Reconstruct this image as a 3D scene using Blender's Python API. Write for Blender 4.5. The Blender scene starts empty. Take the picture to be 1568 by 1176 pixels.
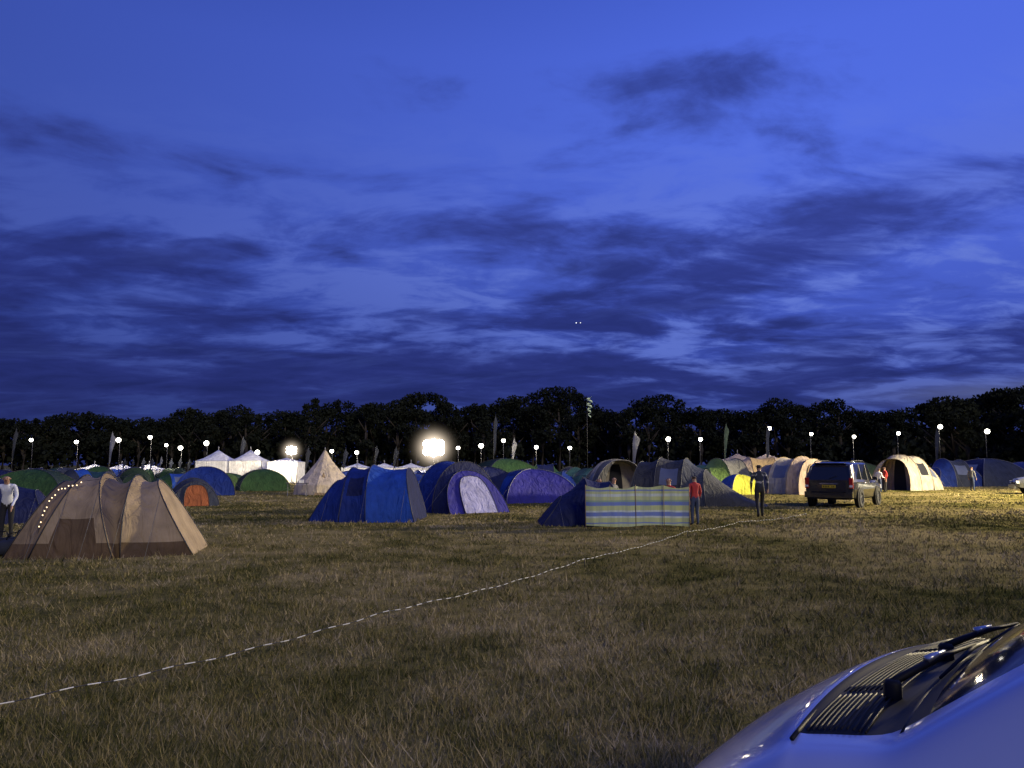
import bpy, math, random
import numpy as np
from mathutils import Vector, Matrix
random.seed(7); np.random.seed(7)
scene = bpy.context.scene
COL = scene.collection
R = math.radians
F = 1219.0
def site(b, d):            # image pixel column and distance -> ground x,y in metres
    return ((b-784)/F*d, d)

# ------------------------------------------------------------------ materials
def nn(nt, t, **kw):
    n = nt.nodes.new(t)
    for k, v in kw.items(): setattr(n, k, v)
    return n
def mat(name, col, rough=.6, metal=0., var=.15, scale=3., bump=0., bscale=12., coat=0., emis=None, estr=0., spec=.5):
    m = bpy.data.materials.new(name); m.use_nodes = True
    nt = m.node_tree; b = nt.nodes['Principled BSDF']
    b.inputs['Base Color'].default_value = (*col, 1)
    b.inputs['Roughness'].default_value = rough
    b.inputs['Metallic'].default_value = metal
    b.inputs['Specular IOR Level'].default_value = spec
    if coat: b.inputs['Coat Weight'].default_value = coat; b.inputs['Coat Roughness'].default_value = .06
    if emis: b.inputs['Emission Color'].default_value = (*emis, 1); b.inputs['Emission Strength'].default_value = estr
    tc = nn(nt, 'ShaderNodeTexCoord')
    if var > 0:
        n = nn(nt, 'ShaderNodeTexNoise'); n.inputs['Scale'].default_value = scale; n.inputs['Detail'].default_value = 5
        nt.links.new(tc.outputs['Object'], n.inputs['Vector'])
        mr = nn(nt, 'ShaderNodeMapRange'); mr.inputs[1].default_value = .3; mr.inputs[2].default_value = .7
        mr.inputs[3].default_value = 1-var; mr.inputs[4].default_value = 1+var
        nt.links.new(n.outputs['Fac'], mr.inputs[0])
        vm = nn(nt, 'ShaderNodeVectorMath', operation='SCALE'); vm.inputs[0].default_value = col
        nt.links.new(mr.outputs[0], vm.inputs['Scale']); nt.links.new(vm.outputs[0], b.inputs['Base Color'])
    if bump > 0:
        n2 = nn(nt, 'ShaderNodeTexNoise'); n2.inputs['Scale'].default_value = bscale; n2.inputs['Detail'].default_value = 4
        n2.inputs['Distortion'].default_value = 1.5
        mp = nn(nt, 'ShaderNodeMapping'); mp.inputs['Scale'].default_value = (1, 1, .35)
        nt.links.new(tc.outputs['Object'], mp.inputs[0]); nt.links.new(mp.outputs[0], n2.inputs['Vector'])
        bp = nn(nt, 'ShaderNodeBump'); bp.inputs['Strength'].default_value = bump; bp.inputs['Distance'].default_value = .12
        nt.links.new(n2.outputs['Fac'], bp.inputs['Height']); nt.links.new(bp.outputs[0], b.inputs['Normal'])
    return m
_fab = {}
def fab(c):
    key = (round(c[0],3), round(c[1],3), round(c[2],3))
    if key not in _fab: _fab[key] = mat('tent_fabric_%d' % len(_fab), c, rough=.75, var=.24, scale=2.6, bump=.85, bscale=3.2, spec=.25)
    return _fab[key]
def emit(name, col, s):
    m = bpy.data.materials.new(name); m.use_nodes = True; nt = m.node_tree; nt.nodes.clear()
    o = nn(nt, 'ShaderNodeOutputMaterial'); e = nn(nt, 'ShaderNodeEmission')
    e.inputs[0].default_value = (*col, 1); e.inputs[1].default_value = s
    nt.links.new(e.outputs[0], o.inputs[0]); return m

# ------------------------------------------------------------------ mesh builder
class MB:
    def __init__(s): s.v = []; s.f = []; s.m = []; s.mats = []; s.sm = []
    def mi(s, m):
        if m not in s.mats: s.mats.append(m)
        return s.mats.index(m)
    def add(s, vs, fs, m, smooth=True):
        o = len(s.v); s.v += [tuple(p) for p in vs]
        for k, f in enumerate(fs):
            s.f.append([i+o for i in f]); s.m.append(s.mi(m[k] if isinstance(m, list) else m)); s.sm.append(smooth)
    def box(s, c, d, m, rot=0, M=None):
        x, y, z = d[0]/2, d[1]/2, d[2]/2
        vs = [Vector((a*x, b*y, e*z)) for a in (-1, 1) for b in (-1, 1) for e in (-1, 1)]
        Q = M if M else Matrix.Rotation(rot, 3, 'Z')
        vs = [Q @ p + Vector(c) for p in vs]
        s.add(vs, [(0,1,3,2),(4,6,7,5),(0,4,5,1),(2,3,7,6),(0,2,6,4),(1,5,7,3)], m, False)
    def tube(s, pts, r, m, sides=6, cap=True):
        pts = [Vector(p) for p in pts]; n = len(pts); vs = []
        rs = r if isinstance(r, (list, tuple)) else [r]*n
        for i, p in enumerate(pts):
            t = (pts[min(i+1, n-1)]-pts[max(i-1, 0)]).normalized()
            a = t.cross(Vector((0, 0, 1)))
            if a.length < 1e-3: a = Vector((1, 0, 0))
            a.normalize(); b = t.cross(a)
            for k in range(sides):
                q = 2*math.pi*k/sides; vs.append(p+(a*math.cos(q)+b*math.sin(q))*rs[i])
        fs = [(i*sides+k, i*sides+(k+1) % sides, (i+1)*sides+(k+1) % sides, (i+1)*sides+k) for i in range(n-1) for k in range(sides)]
        if cap: fs += [tuple(range(sides))[::-1], tuple((n-1)*sides+k for k in range(sides))]
        s.add(vs, fs, m)
    def lathe(s, prof, c, axis, m, n=24):     # prof: (r, h)
        ax = Vector(axis).normalized(); a = ax.orthogonal().normalized(); b = ax.cross(a); vs = []
        for r, h in prof:
            for k in range(n):
                q = 2*math.pi*k/n; vs.append(Vector(c)+ax*h+(a*math.cos(q)+b*math.sin(q))*r)
        fs = [(i*n+k, i*n+(k+1) % n, (i+1)*n+(k+1) % n, (i+1)*n+k) for i in range(len(prof)-1) for k in range(n)]
        s.add(vs, fs, m)
    def ball(s, c, r, m, n=10, sc=(1,1,1)):
        vs = []; fs = []
        for i in range(n+1):
            for k in range(n):
                a = math.pi*i/n; q = 2*math.pi*k/n
                vs.append((c[0]+r*sc[0]*math.sin(a)*math.cos(q), c[1]+r*sc[1]*math.sin(a)*math.sin(q), c[2]+r*sc[2]*math.cos(a)))
        for i in range(n):
            for k in range(n): fs.append((i*n+k, (i+1)*n+k, (i+1)*n+(k+1) % n, i*n+(k+1) % n))
        s.add(vs, fs, m)
    def obj(s, name, loc=(0,0,0), rot=0, bevel=0):
        me = bpy.data.meshes.new(name); me.from_pydata(s.v, [], s.f)
        for m in s.mats: me.materials.append(m)
        me.polygons.foreach_set('material_index', s.m); me.polygons.foreach_set('use_smooth', s.sm); me.update()
        o = bpy.data.objects.new(name, me); COL.objects.link(o)
        o.location = loc if len(loc) == 3 else (*loc, 0); o.rotation_euler = (0, 0, rot)
        if bevel:
            b = o.modifiers.new('bevel', 'BEVEL'); b.width = bevel; b.segments = 2; b.limit_method = 'ANGLE'; b.angle_limit = R(28)
        return o

# ------------------------------------------------------------------ camera
cam = bpy.data.cameras.new('camera'); co = bpy.data.objects.new('camera', cam); COL.objects.link(co)
co.location = (0, 0, 1.7); co.rotation_euler = (R(90+5.8), 0, 0)
cam.lens = 28; cam.sensor_width = 36; cam.clip_end = 6000; cam.clip_start = .05
scene.camera = co
scene.view_settings.view_transform = 'Standard'; scene.view_settings.look = 'None'; scene.view_settings.exposure = 0

# ------------------------------------------------------------------ sky
w = bpy.data.worlds.new('World'); scene.world = w; w.use_nodes = True
nt = w.node_tree; nt.nodes.clear(); L = nt.links.new
out = nn(nt, 'ShaderNodeOutputWorld'); bg = nn(nt, 'ShaderNodeBackground'); L(bg.outputs[0], out.inputs[0])
tc = nn(nt, 'ShaderNodeTexCoord'); sx = nn(nt, 'ShaderNodeSeparateXYZ'); L(tc.outputs['Generated'], sx.inputs[0])
def M(op, a, b=None, c=None, clamp=False):
    n = nn(nt, 'ShaderNodeMath', operation=op, use_clamp=clamp)
    for i, q in enumerate((a, b, c)):
        if q is None: continue
        if isinstance(q, (int, float)): n.inputs[i].default_value = q
        else: L(q, n.inputs[i])
    return n.outputs[0]
def ramp(fac, stops, interp='LINEAR'):
    n = nn(nt, 'ShaderNodeValToRGB'); n.color_ramp.interpolation = interp; e = n.color_ramp.elements
    while len(e) < len(stops): e.new(.5)
    for i, (p, c) in enumerate(stops):
        e[i].position = p; e[i].color = (*c, 1) if isinstance(c, tuple) else (c, c, c, 1)
    L(fac, n.inputs[0]); return n.outputs[0]
def mix(f, a, b):
    n = nn(nt, 'ShaderNodeMix', data_type='RGBA')
    for i, q in ((0, f), (6, a), (7, b)):
        if isinstance(q, (int, float)): n.inputs[i].default_value = q
        elif isinstance(q, tuple): n.inputs[i].default_value = (*q, 1)
        else: L(q, n.inputs[i])
    return n.outputs[2]
def noise(vec, sc, det, rough, dist=0.):
    n = nn(nt, 'ShaderNodeTexNoise'); n.inputs['Scale'].default_value = sc; n.inputs['Detail'].default_value = det
    n.inputs['Roughness'].default_value = rough; n.inputs['Distortion'].default_value = dist
    L(vec, n.inputs['Vector']); return n.outputs['Fac']
def scale(v, s):
    n = nn(nt, 'ShaderNodeVectorMath', operation='SCALE'); L(v, n.inputs[0])
    if isinstance(s, (int, float)): n.inputs['Scale'].default_value = s
    else: L(s, n.inputs['Scale'])
    return n.outputs[0]
def mrange(v, a, b_, c, d, smooth=False):
    n = nn(nt, 'ShaderNodeMapRange')
    if smooth: n.interpolation_type = 'SMOOTHSTEP'
    L(v, n.inputs[0])
    for i, q in enumerate((a, b_, c, d)): n.inputs[i+1].default_value = q
    return n.outputs[0]
X, Y, Z = sx.outputs
zc = M('MAXIMUM', Z, 0.0)
den = M('ADD', zc, .15)
cb = nn(nt, 'ShaderNodeCombineXYZ'); L(M('DIVIDE', X, den), cb.inputs[0]); L(M('DIVIDE', Y, den), cb.inputs[1])
mp = nn(nt, 'ShaderNodeMapping'); L(cb.outputs[0], mp.inputs[0]); mp.inputs['Rotation'].default_value = (0, 0, R(-22)); mp.inputs['Scale'].default_value = (.66, 1.0, 1); mp.inputs['Location'].default_value = (5.1, 3.3, 0)
P = mp.outputs[0]
big = noise(P, .8, 2, .5, .3)
med = noise(P, 2.3, 8, .57, .4)
fine = noise(P, 6.4, 6, .60, .6)
base = ramp(zc, [(0, (.024,.034,.15)), (.06, (.029,.048,.25)), (.14, (.045,.080,.42)), (.26, (.068,.122,.60)), (.38, (.078,.145,.69)), (.47, (.070,.133,.67)), (.60, (.042,.088,.50)), (1, (.035,.07,.42))])
base = scale(base, mrange(X, -.55, .30, .58, 1.10))
bias = ramp(zc, [(0, .565), (.08, .555), (.16, .53), (.24, .505), (.31, .475), (.37, .435), (.43, .39), (.55, .33)])
bias = M('ADD', bias, mrange(X, -.5, .3, .03, -.005))
# a long bank of cloud climbing towards the right
dist_ = M('SUBTRACT', zc, M('ADD', M('MULTIPLY', X, .26), .17))
bank = M('MULTIPLY', M('MULTIPLY', mrange(M('ABSOLUTE', dist_), 0.0, .075, 1, 0, True), mrange(X, .02, .28, 0, 1, True)), .085)
glow = M('MULTIPLY', M('MULTIPLY', mrange(M('ABSOLUTE', M('ADD', dist_, .105)), 0.0, .05, 1, 0, True), mrange(X, .0, .25, 0, 1, True)), .06)
bias = M('SUBTRACT', M('ADD', bias, bank), glow)
s3 = M('ADD', M('ADD', M('ADD', M('MULTIPLY', big, .42), M('MULTIPLY', med, .58)), M('SUBTRACT', bias, .5)), M('MULTIPLY', M('SUBTRACT', fine, .5), .15))
cover = mrange(s3, .440, .585, 0, 1, True)
cloudcol = ramp(zc, [(0, (.020,.028,.12)), (.10, (.019,.028,.155)), (.22, (.023,.035,.20)), (.35, (.036,.056,.29)), (.6, (.035,.06,.34))])
cloudcol = scale(cloudcol, M('MULTIPLY', mrange(X, -.5, .3, .9, 1.05), mrange(M('ADD', M('MULTIPLY', med, .6), M('MULTIPLY', fine, .4)), .62, .38, .82, 1.32)))
gapm = mrange(M('ADD', M('MULTIPLY', med, .6), M('MULTIPLY', fine, .4)), .52, .41, 0, 1, True)
gm = ramp(zc, [(0, 0.), (.06, .25), (.12, .7), (.24, .85), (.34, .3), (.42, 0.)])
brt = mix(M('MULTIPLY', M('MULTIPLY', gapm, gm), M('MULTIPLY', .72, mrange(X, -.45, .2, .28, 1))), base, (.155, .23, .68))
skyc = mix(M('MULTIPLY', cover, .93), brt, cloudcol)
cb2 = nn(nt, 'ShaderNodeCombineXYZ'); L(M('MULTIPLY', X, 4.0), cb2.inputs[0]); L(M('SUBTRACT', M('MULTIPLY', Z, 34), M('MULTIPLY', X, 4.0)), cb2.inputs[1])
stn = mrange(noise(cb2.outputs[0], 1.0, 6, .62, .4), .50, .72, 0, 1, True)
stm = ramp(zc, [(0, .1), (.05, .6), (.14, .9), (.24, .4), (.32, 0.)])
skyc = mix(M('MULTIPLY', M('MULTIPLY', stn, stm), .34), skyc, (.075, .12, .46))
hz = M('MULTIPLY', ramp(zc, [(0, 0.), (.060, 0.), (.078, 1.), (.086, .8), (.100, 0.)]), mrange(X, .34, .5, 0, .5))
skyc = mix(hz, skyc, (.13, .16, .35))
st = nn(nt, 'ShaderNodeTexSky'); st.sky_type = 'NISHITA'; st.sun_disc = False; st.sun_elevation = R(-4); st.sun_rotation = R(140)
ad = nn(nt, 'ShaderNodeVectorMath', operation='ADD'); L(skyc, ad.inputs[0]); L(scale(st.outputs[0], .02), ad.inputs[1])
L(ad.outputs[0], bg.inputs[0]); bg.inputs[1].default_value = 1.0

# ------------------------------------------------------------------ ground + grass
gm_ = bpy.data.materials.new('dry_grass'); gm_.use_nodes = True; nt = gm_.node_tree; L = nt.links.new
b = nt.nodes['Principled BSDF']; b.inputs['Roughness'].default_value = 1; b.inputs['Specular IOR Level'].default_value = 0
geo = nn(nt, 'ShaderNodeNewGeometry')
def patches():
    n1 = noise(geo.outputs['Position'], .16, 5, .62, .4); n2 = noise(geo.outputs['Position'], 1.1, 6, .65)
    return n1, n2
n1, n2 = patches(); n3 = noise(geo.outputs['Position'], 14, 5, .7)
f = M('ADD', M('ADD', M('MULTIPLY', n1, .55), M('MULTIPLY', n2, .35)), M('MULTIPLY', n3, .20))
gc = ramp(f, [(.43, (.050,.052,.015)), (.51, (.135,.118,.038)), (.58, (.22,.18,.070)), (.67, (.33,.265,.12))])
L(gc, b.inputs['Base Color'])
bp = nn(nt, 'ShaderNodeBump'); bp.inputs['Strength'].default_value = .6; bp.inputs['Distance'].default_value = .05
L(M('ADD', n3, M('MULTIPLY', n2, 1.2)), bp.inputs['Height']); L(bp.outputs[0], b.inputs['Normal'])
mb = MB()
mb.add([(-2500,-2500,0),(2500,-2500,0),(2500,2500,0),(-2500,2500,0)], [(0,1,2,3)], gm_, False); mb.obj('ground')

bm_ = bpy.data.materials.new('grass_blades'); bm_.use_nodes = True; nt = bm_.node_tree; L = nt.links.new
b = nt.nodes['Principled BSDF']; b.inputs['Roughness'].default_value = 1; b.inputs['Specular IOR Level'].default_value = 0
geo = nn(nt, 'ShaderNodeNewGeometry')
n1, n2 = patches()
f = M('ADD', M('ADD', M('MULTIPLY', n1, .58), M('MULTIPLY', n2, .33)), M('MULTIPLY', geo.outputs['Random Per Island'], .20))
gc = ramp(f, [(.43, (.050,.058,.015)), (.51, (.155,.138,.043)), (.58, (.28,.228,.09)), (.68, (.50,.40,.22))])
L(gc, b.inputs['Base Color'])
# blades scatter light upward like a soft field: blend the shading normal towards vertical
nb = nn(nt, 'ShaderNodeVectorMath', operation='ADD'); L(scale(geo.outputs['Normal'], .55), nb.inputs[0]); nb.inputs[1].default_value = (0, 0, .8)
nz = nn(nt, 'ShaderNodeVectorMath', operation='NORMALIZE'); L(nb.outputs[0], nz.inputs[0]); L(nz.outputs[0], b.inputs['Normal'])
def blades(N, ymin, ymax, pw, w0, w1, h0, h1, cone=.80):
    t = np.random.rand(N); a = 1-pw
    y = (ymin**a + t*(ymax**a-ymin**a))**(1/a)
    x = (np.random.rand(N)*2-1)*(cone*y+1.2)
    k = N//14
    cx, cy = x[:k], y[:k]; idx = np.random.randint(0, k, N); m = np.random.rand(N) < .72
    sp = .03+.004*y
    x = np.where(m, cx[idx]+np.random.randn(N)*sp, x); y = np.where(m, cy[idx]+np.random.randn(N)*sp, y)
    tall = np.random.rand(k)**2
    wd = (w0+w1*y)*(.6+.8*np.random.rand(N)); h = (h0+(h1-h0)*np.random.rand(N)**1.5*np.where(m, .35+1.1*tall[idx], .6))
    an = np.random.rand(N)*np.pi*2; lean = np.random.randn(N, 2)*.5*h[:, None]
    dx = np.cos(an)*wd/2; dy = np.sin(an)*wd/2
    v = np.empty((N, 3, 3), np.float32)
    v[:, 0] = np.stack([x-dx, y-dy, np.zeros(N)-.003], 1); v[:, 1] = np.stack([x+dx, y+dy, np.zeros(N)-.003], 1)
    v[:, 2] = np.stack([x+lean[:, 0], y+lean[:, 1], h], 1)
    return v.reshape(-1, 3)
V = np.concatenate([blades(360000, 2.0, 26, 1.45, .0028, .0010, .02, .13), blades(90000, 22, 75, 1.2, .02, .0012, .02, .09)])
nf = len(V)//3
me = bpy.data.meshes.new('grass'); me.vertices.add(len(V)); me.vertices.foreach_set('co', V.ravel())
me.loops.add(nf*3); me.loops.foreach_set('vertex_index', np.arange(nf*3, dtype=np.int32))
me.polygons.add(nf); me.polygons.foreach_set('loop_start', np.arange(0, nf*3, 3, dtype=np.int32)); me.polygons.foreach_set('loop_total', np.full(nf, 3, np.int32))
me.materials.append(bm_); me.update(calc_edges=True); me.validate()
go = bpy.data.objects.new('grass', me); COL.objects.link(go)

# ------------------------------------------------------------------ distant trees
leaf = bpy.data.materials.new('foliage'); leaf.use_nodes = True; nt = leaf.node_tree; L = nt.links.new
b = nt.nodes['Principled BSDF']; b.inputs['Roughness'].default_value = 1; b.inputs['Specular IOR Level'].default_value = 0
geo = nn(nt, 'ShaderNodeNewGeometry'); n1 = noise(geo.outputs['Position'], .30, 3, .6)
gc = ramp(M('ADD', M('MULTIPLY', n1, .8), M('MULTIPLY', geo.outputs['Random Per Island'], .2)), [(.35, (.013,.016,.012)), (.6, (.023,.027,.019)), (.8, (.034,.038,.026))])
L(gc, b.inputs['Base Color'])
bark = mat('bark', (.05,.04,.03), .9)
prof = [(-400,600),(-200,620),(0,638),(30,641),(60,640),(100,632),(130,630),(160,634),(200,643),(225,638),(250,644),(288,621),(310,633),(330,629),(370,620),(400,633),(420,627),(450,630),(480,607),(500,618),(522,608),(545,622),(575,614),(598,618),(620,603),(645,599),(672,602),(690,616),(702,627),(735,612),(752,622),(775,602),(795,608),(815,600),(850,588),(878,594),(892,606),(910,618),(942,630),(960,624),(980,608),(1010,601),(1035,607),(1050,622),(1100,627),(1150,630),(1168,618),(1190,607),(1212,614),(1230,624),(1255,616),(1280,606),(1302,624),(1350,631),(1400,620),(1450,605),(1475,610),(1500,605),(1540,592),(1568,590),(1700,585),(2000,590)]
px = [p[0] for p in prof]; pz = [p[1] for p in prof]
quads = []
def leafcloud(cx, cy, cz, rx, ry, rz, n, s):
    d = np.random.randn(n, 3); d /= np.linalg.norm(d, axis=1)[:, None]
    r = np.random.rand(n)**.35
    c = np.stack([cx+d[:, 0]*r*rx, cy+d[:, 1]*r*ry, cz+d[:, 2]*r*rz], 1)
    a = np.random.randn(n, 3); a /= np.linalg.norm(a, axis=1)[:, None]
    b2 = np.cross(a, np.random.randn(n, 3)); b2 /= np.linalg.norm(b2, axis=1)[:, None]
    sz = s*(.5+np.random.rand(n))[:, None]
    quads.append(np.stack([c-a*sz-b2*sz*.6, c+a*sz-b2*sz*.5, c+a*sz*.8+b2*sz*.6, c-a*sz*.7+b2*sz*.6], 1))
tm = MB()
u = -420
while u < 2000:
    d = random.uniform(140, 158)
    if u > 1430: d = random.uniform(100, 118)
    v = np.interp(u, px, pz)+random.uniform(-1.5, 2)
    H = 1.7+(712-v)/F*d
    x, y = site(u, d)
    kind = 'pine' if (280 < u < 296 or 472 < u < 488 or 515 < u < 530 or random.random() < .07) else 'oak'
    tm.tube([(x, y, 0), (x+.2, y, H*.35), (x-.1, y, H*.75)], [.4, .3, .12], bark, 7)
    for k in range(5):
        a = random.uniform(0, 6.28); z0 = H*random.uniform(.3, .6)
        tm.tube([(x, y, z0), (x+math.cos(a)*1.3, y+math.sin(a)*1.3, z0+1.3), (x+math.cos(a)*2.2, y+math.sin(a)*2.2, z0+2.2)], [.16, .11, .04], bark, 5)
    if kind == 'oak':
        W = H*random.uniform(.20, .27)
        for k in range(11):
            a = random.uniform(0, 6.28); ph = random.uniform(0, 1)
            rr = W*math.sqrt(max(0, 1-(ph*.96)**2))*.8*math.sqrt(random.random())
            r = random.uniform(.9, 1.6)*H/14
            zz = H*.40+ph*(H*.50); zz = min(zz, H-r*.85)
            leafcloud(x+math.cos(a)*rr, y+math.sin(a)*rr, zz, r*1.25, r*1.25, r*.8, 170, .20)
        leafcloud(x, y, H-1.1, 1.4, 1.4, 1.1, 170, .19)
    else:
        for k in range(9):
            zz = H*(.35+.65*k/9); r = (1-k/9.5)*H*.17+.35
            leafcloud(x, y, zz, r, r, H*.05, 140, .19)
    u += random.uniform(10, 19)*(1.3 if u > 1430 else 1)
for k in range(150):     # undergrowth / hedge mass along the wood edge
    x = -190+k*380/150; y = 150+random.uniform(-6, 6)
    leafcloud(x, y, 3.0, 2.6, 2, random.uniform(3., 4.), 190, .42)
    leafcloud(x, y+6, 5.2, 2.6, 2, 3.2, 150, .45)
for k in range(30):
    x = 52+k*3.2; leafcloud(x, 108+random.uniform(-3, 3), 2.5, 2.6, 2, random.uniform(2.5, 4), 170, .4)
Q = np.concatenate(quads).reshape(-1, 3); nf = len(Q)//4
ov = len(tm.v)
me = bpy.data.meshes.new('distant_trees')
allv = np.concatenate([np.array([tuple(p) for p in tm.v], np.float32), Q.astype(np.float32)])
li = [i for f_ in tm.f for i in f_]; lt = [len(f_) for f_ in tm.f]
li = np.concatenate([np.array(li), np.arange(nf*4)+ov]).astype(np.int32); lt = np.concatenate([np.array(lt), np.full(nf, 4)]).astype(np.int32)
ls = np.concatenate([[0], np.cumsum(lt)[:-1]]).astype(np.int32)
me.vertices.add(len(allv)); me.vertices.foreach_set('co', allv.ravel()); me.loops.add(len(li)); me.loops.foreach_set('vertex_index', li)
me.polygons.add(len(lt)); me.polygons.foreach_set('loop_start', ls); me.polygons.foreach_set('loop_total', lt)
me.materials.append(bark); me.materials.append(leaf)
me.polygons.foreach_set('material_index', np.concatenate([np.zeros(len(tm.f)), np.ones(nf)]).astype(np.int32)); me.update(calc_edges=True)
COL.objects.link(bpy.data.objects.new('distant_trees', me))

# ------------------------------------------------------------------ tents
pole_d = mat('pole_dark', (.03,.03,.035), .5); pole_l = mat('pole_light', (.22,.22,.24), .5); guy = mat('guy_line', (.2,.2,.19), .8)
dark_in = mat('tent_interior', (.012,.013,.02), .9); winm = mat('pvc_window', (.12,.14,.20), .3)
def arch(sb, stp, wd, h, n=20, px_=.85, pz_=1.0):
    P_ = []
    for i in range(n+1):
        a = math.pi*i/n; c = math.cos(a); s_ = max(0, math.sin(a))
        x = wd*math.copysign(abs(c)**px_, c) if abs(c) > 1e-9 else 0; z = h*s_**pz_
        P_.append(Vector((x, sb+(stp-sb)*(z/h if h > 0 else 0), z)))
    return P_
def tunnel(name, loc, rot, arches, cols, door=None, endcol=None, pole=pole_d, side=None, sag=.06, opening=False, guys=True, skirt=None, px_=.85, pz_=1.0, inner=None):
    """arches: (s_bottom, s_top, halfwidth, height). axis along local +Y; the +Y end carries the door"""
    mb = MB(); n = 20; A = [arch(*a, n=n, px_=px_, pz_=pz_) for a in arches]; sub = 6
    for k in range(len(A)-1):
        vs = []
        sgk = sag[k] if isinstance(sag, (list, tuple)) else sag
        for j in range(sub+1):
            t = j/sub; q = 1-sgk*math.sin(math.pi*t)
            for i in range(n+1):
                p = A[k][i].lerp(A[k+1][i], t); p.x *= q; p.z *= q; vs.append(p)
        fs = []; ms = []
        for j in range(sub):
            for i in range(n):
                fs.append((j*(n+1)+i, (j+1)*(n+1)+i, (j+1)*(n+1)+i+1, j*(n+1)+i+1))
                m = cols[k]
                if side and k in side and (i in (3, 4, 5) or i in (14, 15, 16)) and 1 <= j < sub-1: m = side[k]
                if skirt and (i < 1 or i >= n-1 or (k == 1 and (i < 3 or i >= n-3) and 1 <= j < 5)): m = skirt
                ms.append(m)
        mb.add(vs, fs, ms)
    for ei, (Ar, sg) in enumerate(((A[0], -1), (A[-1], 1))):
        ec = endcol if endcol else (cols[0] if ei == 0 else cols[-1])
        if isinstance(ec, tuple): ec = ec[ei]
        if max(p.z for p in Ar) < .15: continue
        if opening and ei == 1:      # inner tent set back inside the porch
            B = A[-2]; h = n//2; vs = []
            for i in range(h+1):
                for t in (0, .35, .65, 1): vs.append(B[i].lerp(B[n-i], t)*.97)
            fs = [(i*4+k, i*4+k+1, (i+1)*4+k+1, (i+1)*4+k) for i in range(h) for k in range(3)]
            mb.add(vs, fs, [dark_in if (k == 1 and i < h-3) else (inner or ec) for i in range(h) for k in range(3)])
            vs = []
            for i in range(h-1):
                a_, b_ = A[-1][i], A[-1][n-i]; vs += [a_, a_.lerp(b_, .16)+Vector((0, .02, 0))]
            mb.add(vs, [(2*i, 2*i+1, 2*i+3, 2*i+2) for i in range(h-2)], ec)
            continue
        h = n//2; vs = []; K = 6
        for i in range(h+1):
            a_, b_ = Ar[i], Ar[n-i]
            for k in range(K+1):
                t = k/K; p = a_.lerp(b_, t); p.y += sg*.05*math.sin(math.pi*t)*math.sin(math.pi*min(1, i/h)); vs.append(p)
        mb.add(vs, [(i*(K+1)+k, i*(K+1)+k+1, (i+1)*(K+1)+k+1, (i+1)*(K+1)+k) for i in range(h) for k in range(K)], ec)
        if door and ei == 1:
            W_ = arches[-1][2]*.55; H_ = arches[-1][3]*.86
            D = arch(0, 0, W_, H_, n=12, px_=.6, pz_=.8); sb_, st_ = arches[-1][0], arches[-1][1]; hh = arches[-1][3]
            vs = [(p.x, sb_+(st_-sb_)*p.z/hh+sg*(.08), p.z+.02) for p in D]
            mb.add(vs, [tuple(range(13))], door, False)
            mb.tube([(p[0], p[1]+.01, p[2]) for p in vs], .012, pole, 4)
    for k, a in enumerate(arches):
        if a[3] < .15: continue
        mb.tube([Vector((p.x*1.006, p.y, p.z*1.006+.003)) for p in A[k]], .013, pole, 5)
        if guys:
            for i, s_ in ((6, 1), (n-6, -1)):
                p = A[k][i]; mb.tube([p, (p.x+s_*1.1, p.y, 0)], .004, guy, 3)
    return mb.obj(name, loc, rot)
def dome(name, loc, rot, W, D, H, cols, pole=pole_l, door=None):
    mb = MB(); K = 8; Rr = 10
    cs = [Vector((W/2, D/2, 0)), Vector((-W/2, D/2, 0)), Vector((-W/2, -D/2, 0)), Vector((W/2, -D/2, 0))]
    def pt(b_, ph, sg=0.):
        return Vector((b_.x*math.cos(ph)**.95*(1-sg), b_.y*math.cos(ph)**.95*(1-sg), H*math.sin(ph)*(1-sg*.3)))
    for sd in range(4):
        a_, b_ = cs[sd], cs[(sd+1) % 4]; vs = []; ms = []; fs = []
        for r in range(Rr+1):
            ph = math.pi/2*r/Rr
            for k in range(K+1):
                t = k/K; vs.append(pt(a_.lerp(b_, t), ph, .12*math.sin(math.pi*t)*math.sin(2*ph)))
        for r in range(Rr):
            for k in range(K):
                fs.append((r*(K+1)+k, r*(K+1)+k+1, (r+1)*(K+1)+k+1, (r+1)*(K+1)+k))
                m = cols[sd % len(cols)]
                if door and sd in (1, 3) and 2 <= k < 6 and 1 <= r < 6: m = door
                ms.append(m)
        mb.add(vs, fs, ms)
        mb.tube([pt(a_, math.pi/2*r/12)*1.01 for r in range(13)], .014, pole, 5)
    for c in cs: mb.tube([pt(c, .7), c*1.4], .004, guy, 3)
    return mb.obj(name, loc, rot)

beige = fab((.36,.27,.16)); beige2 = fab((.26,.19,.11)); brown = fab((.13,.085,.045))
blue1 = fab((.009,.028,.18)); blue2 = fab((.017,.068,.34)); navy = fab((.008,.013,.065)); purp = fab((.03,.028,.22)); lav = fab((.32,.32,.52))
grey = fab((.045,.047,.052)); grey2 = fab((.12,.12,.115)); cream = fab((.40,.36,.29)); pink = fab((.34,.27,.22)); green = fab((.025,.065,.02)); green2 = fab((.12,.20,.05)); dgreen = fab((.018,.036,.02))
orange = fab((.28,.085,.03)); white = fab((.72,.72,.72)); yellow = fab((.5,.5,.05)); teal = fab((.02,.06,.07)); slate = fab((.035,.042,.065)); canvas = fab((.60,.50,.36))

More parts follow.
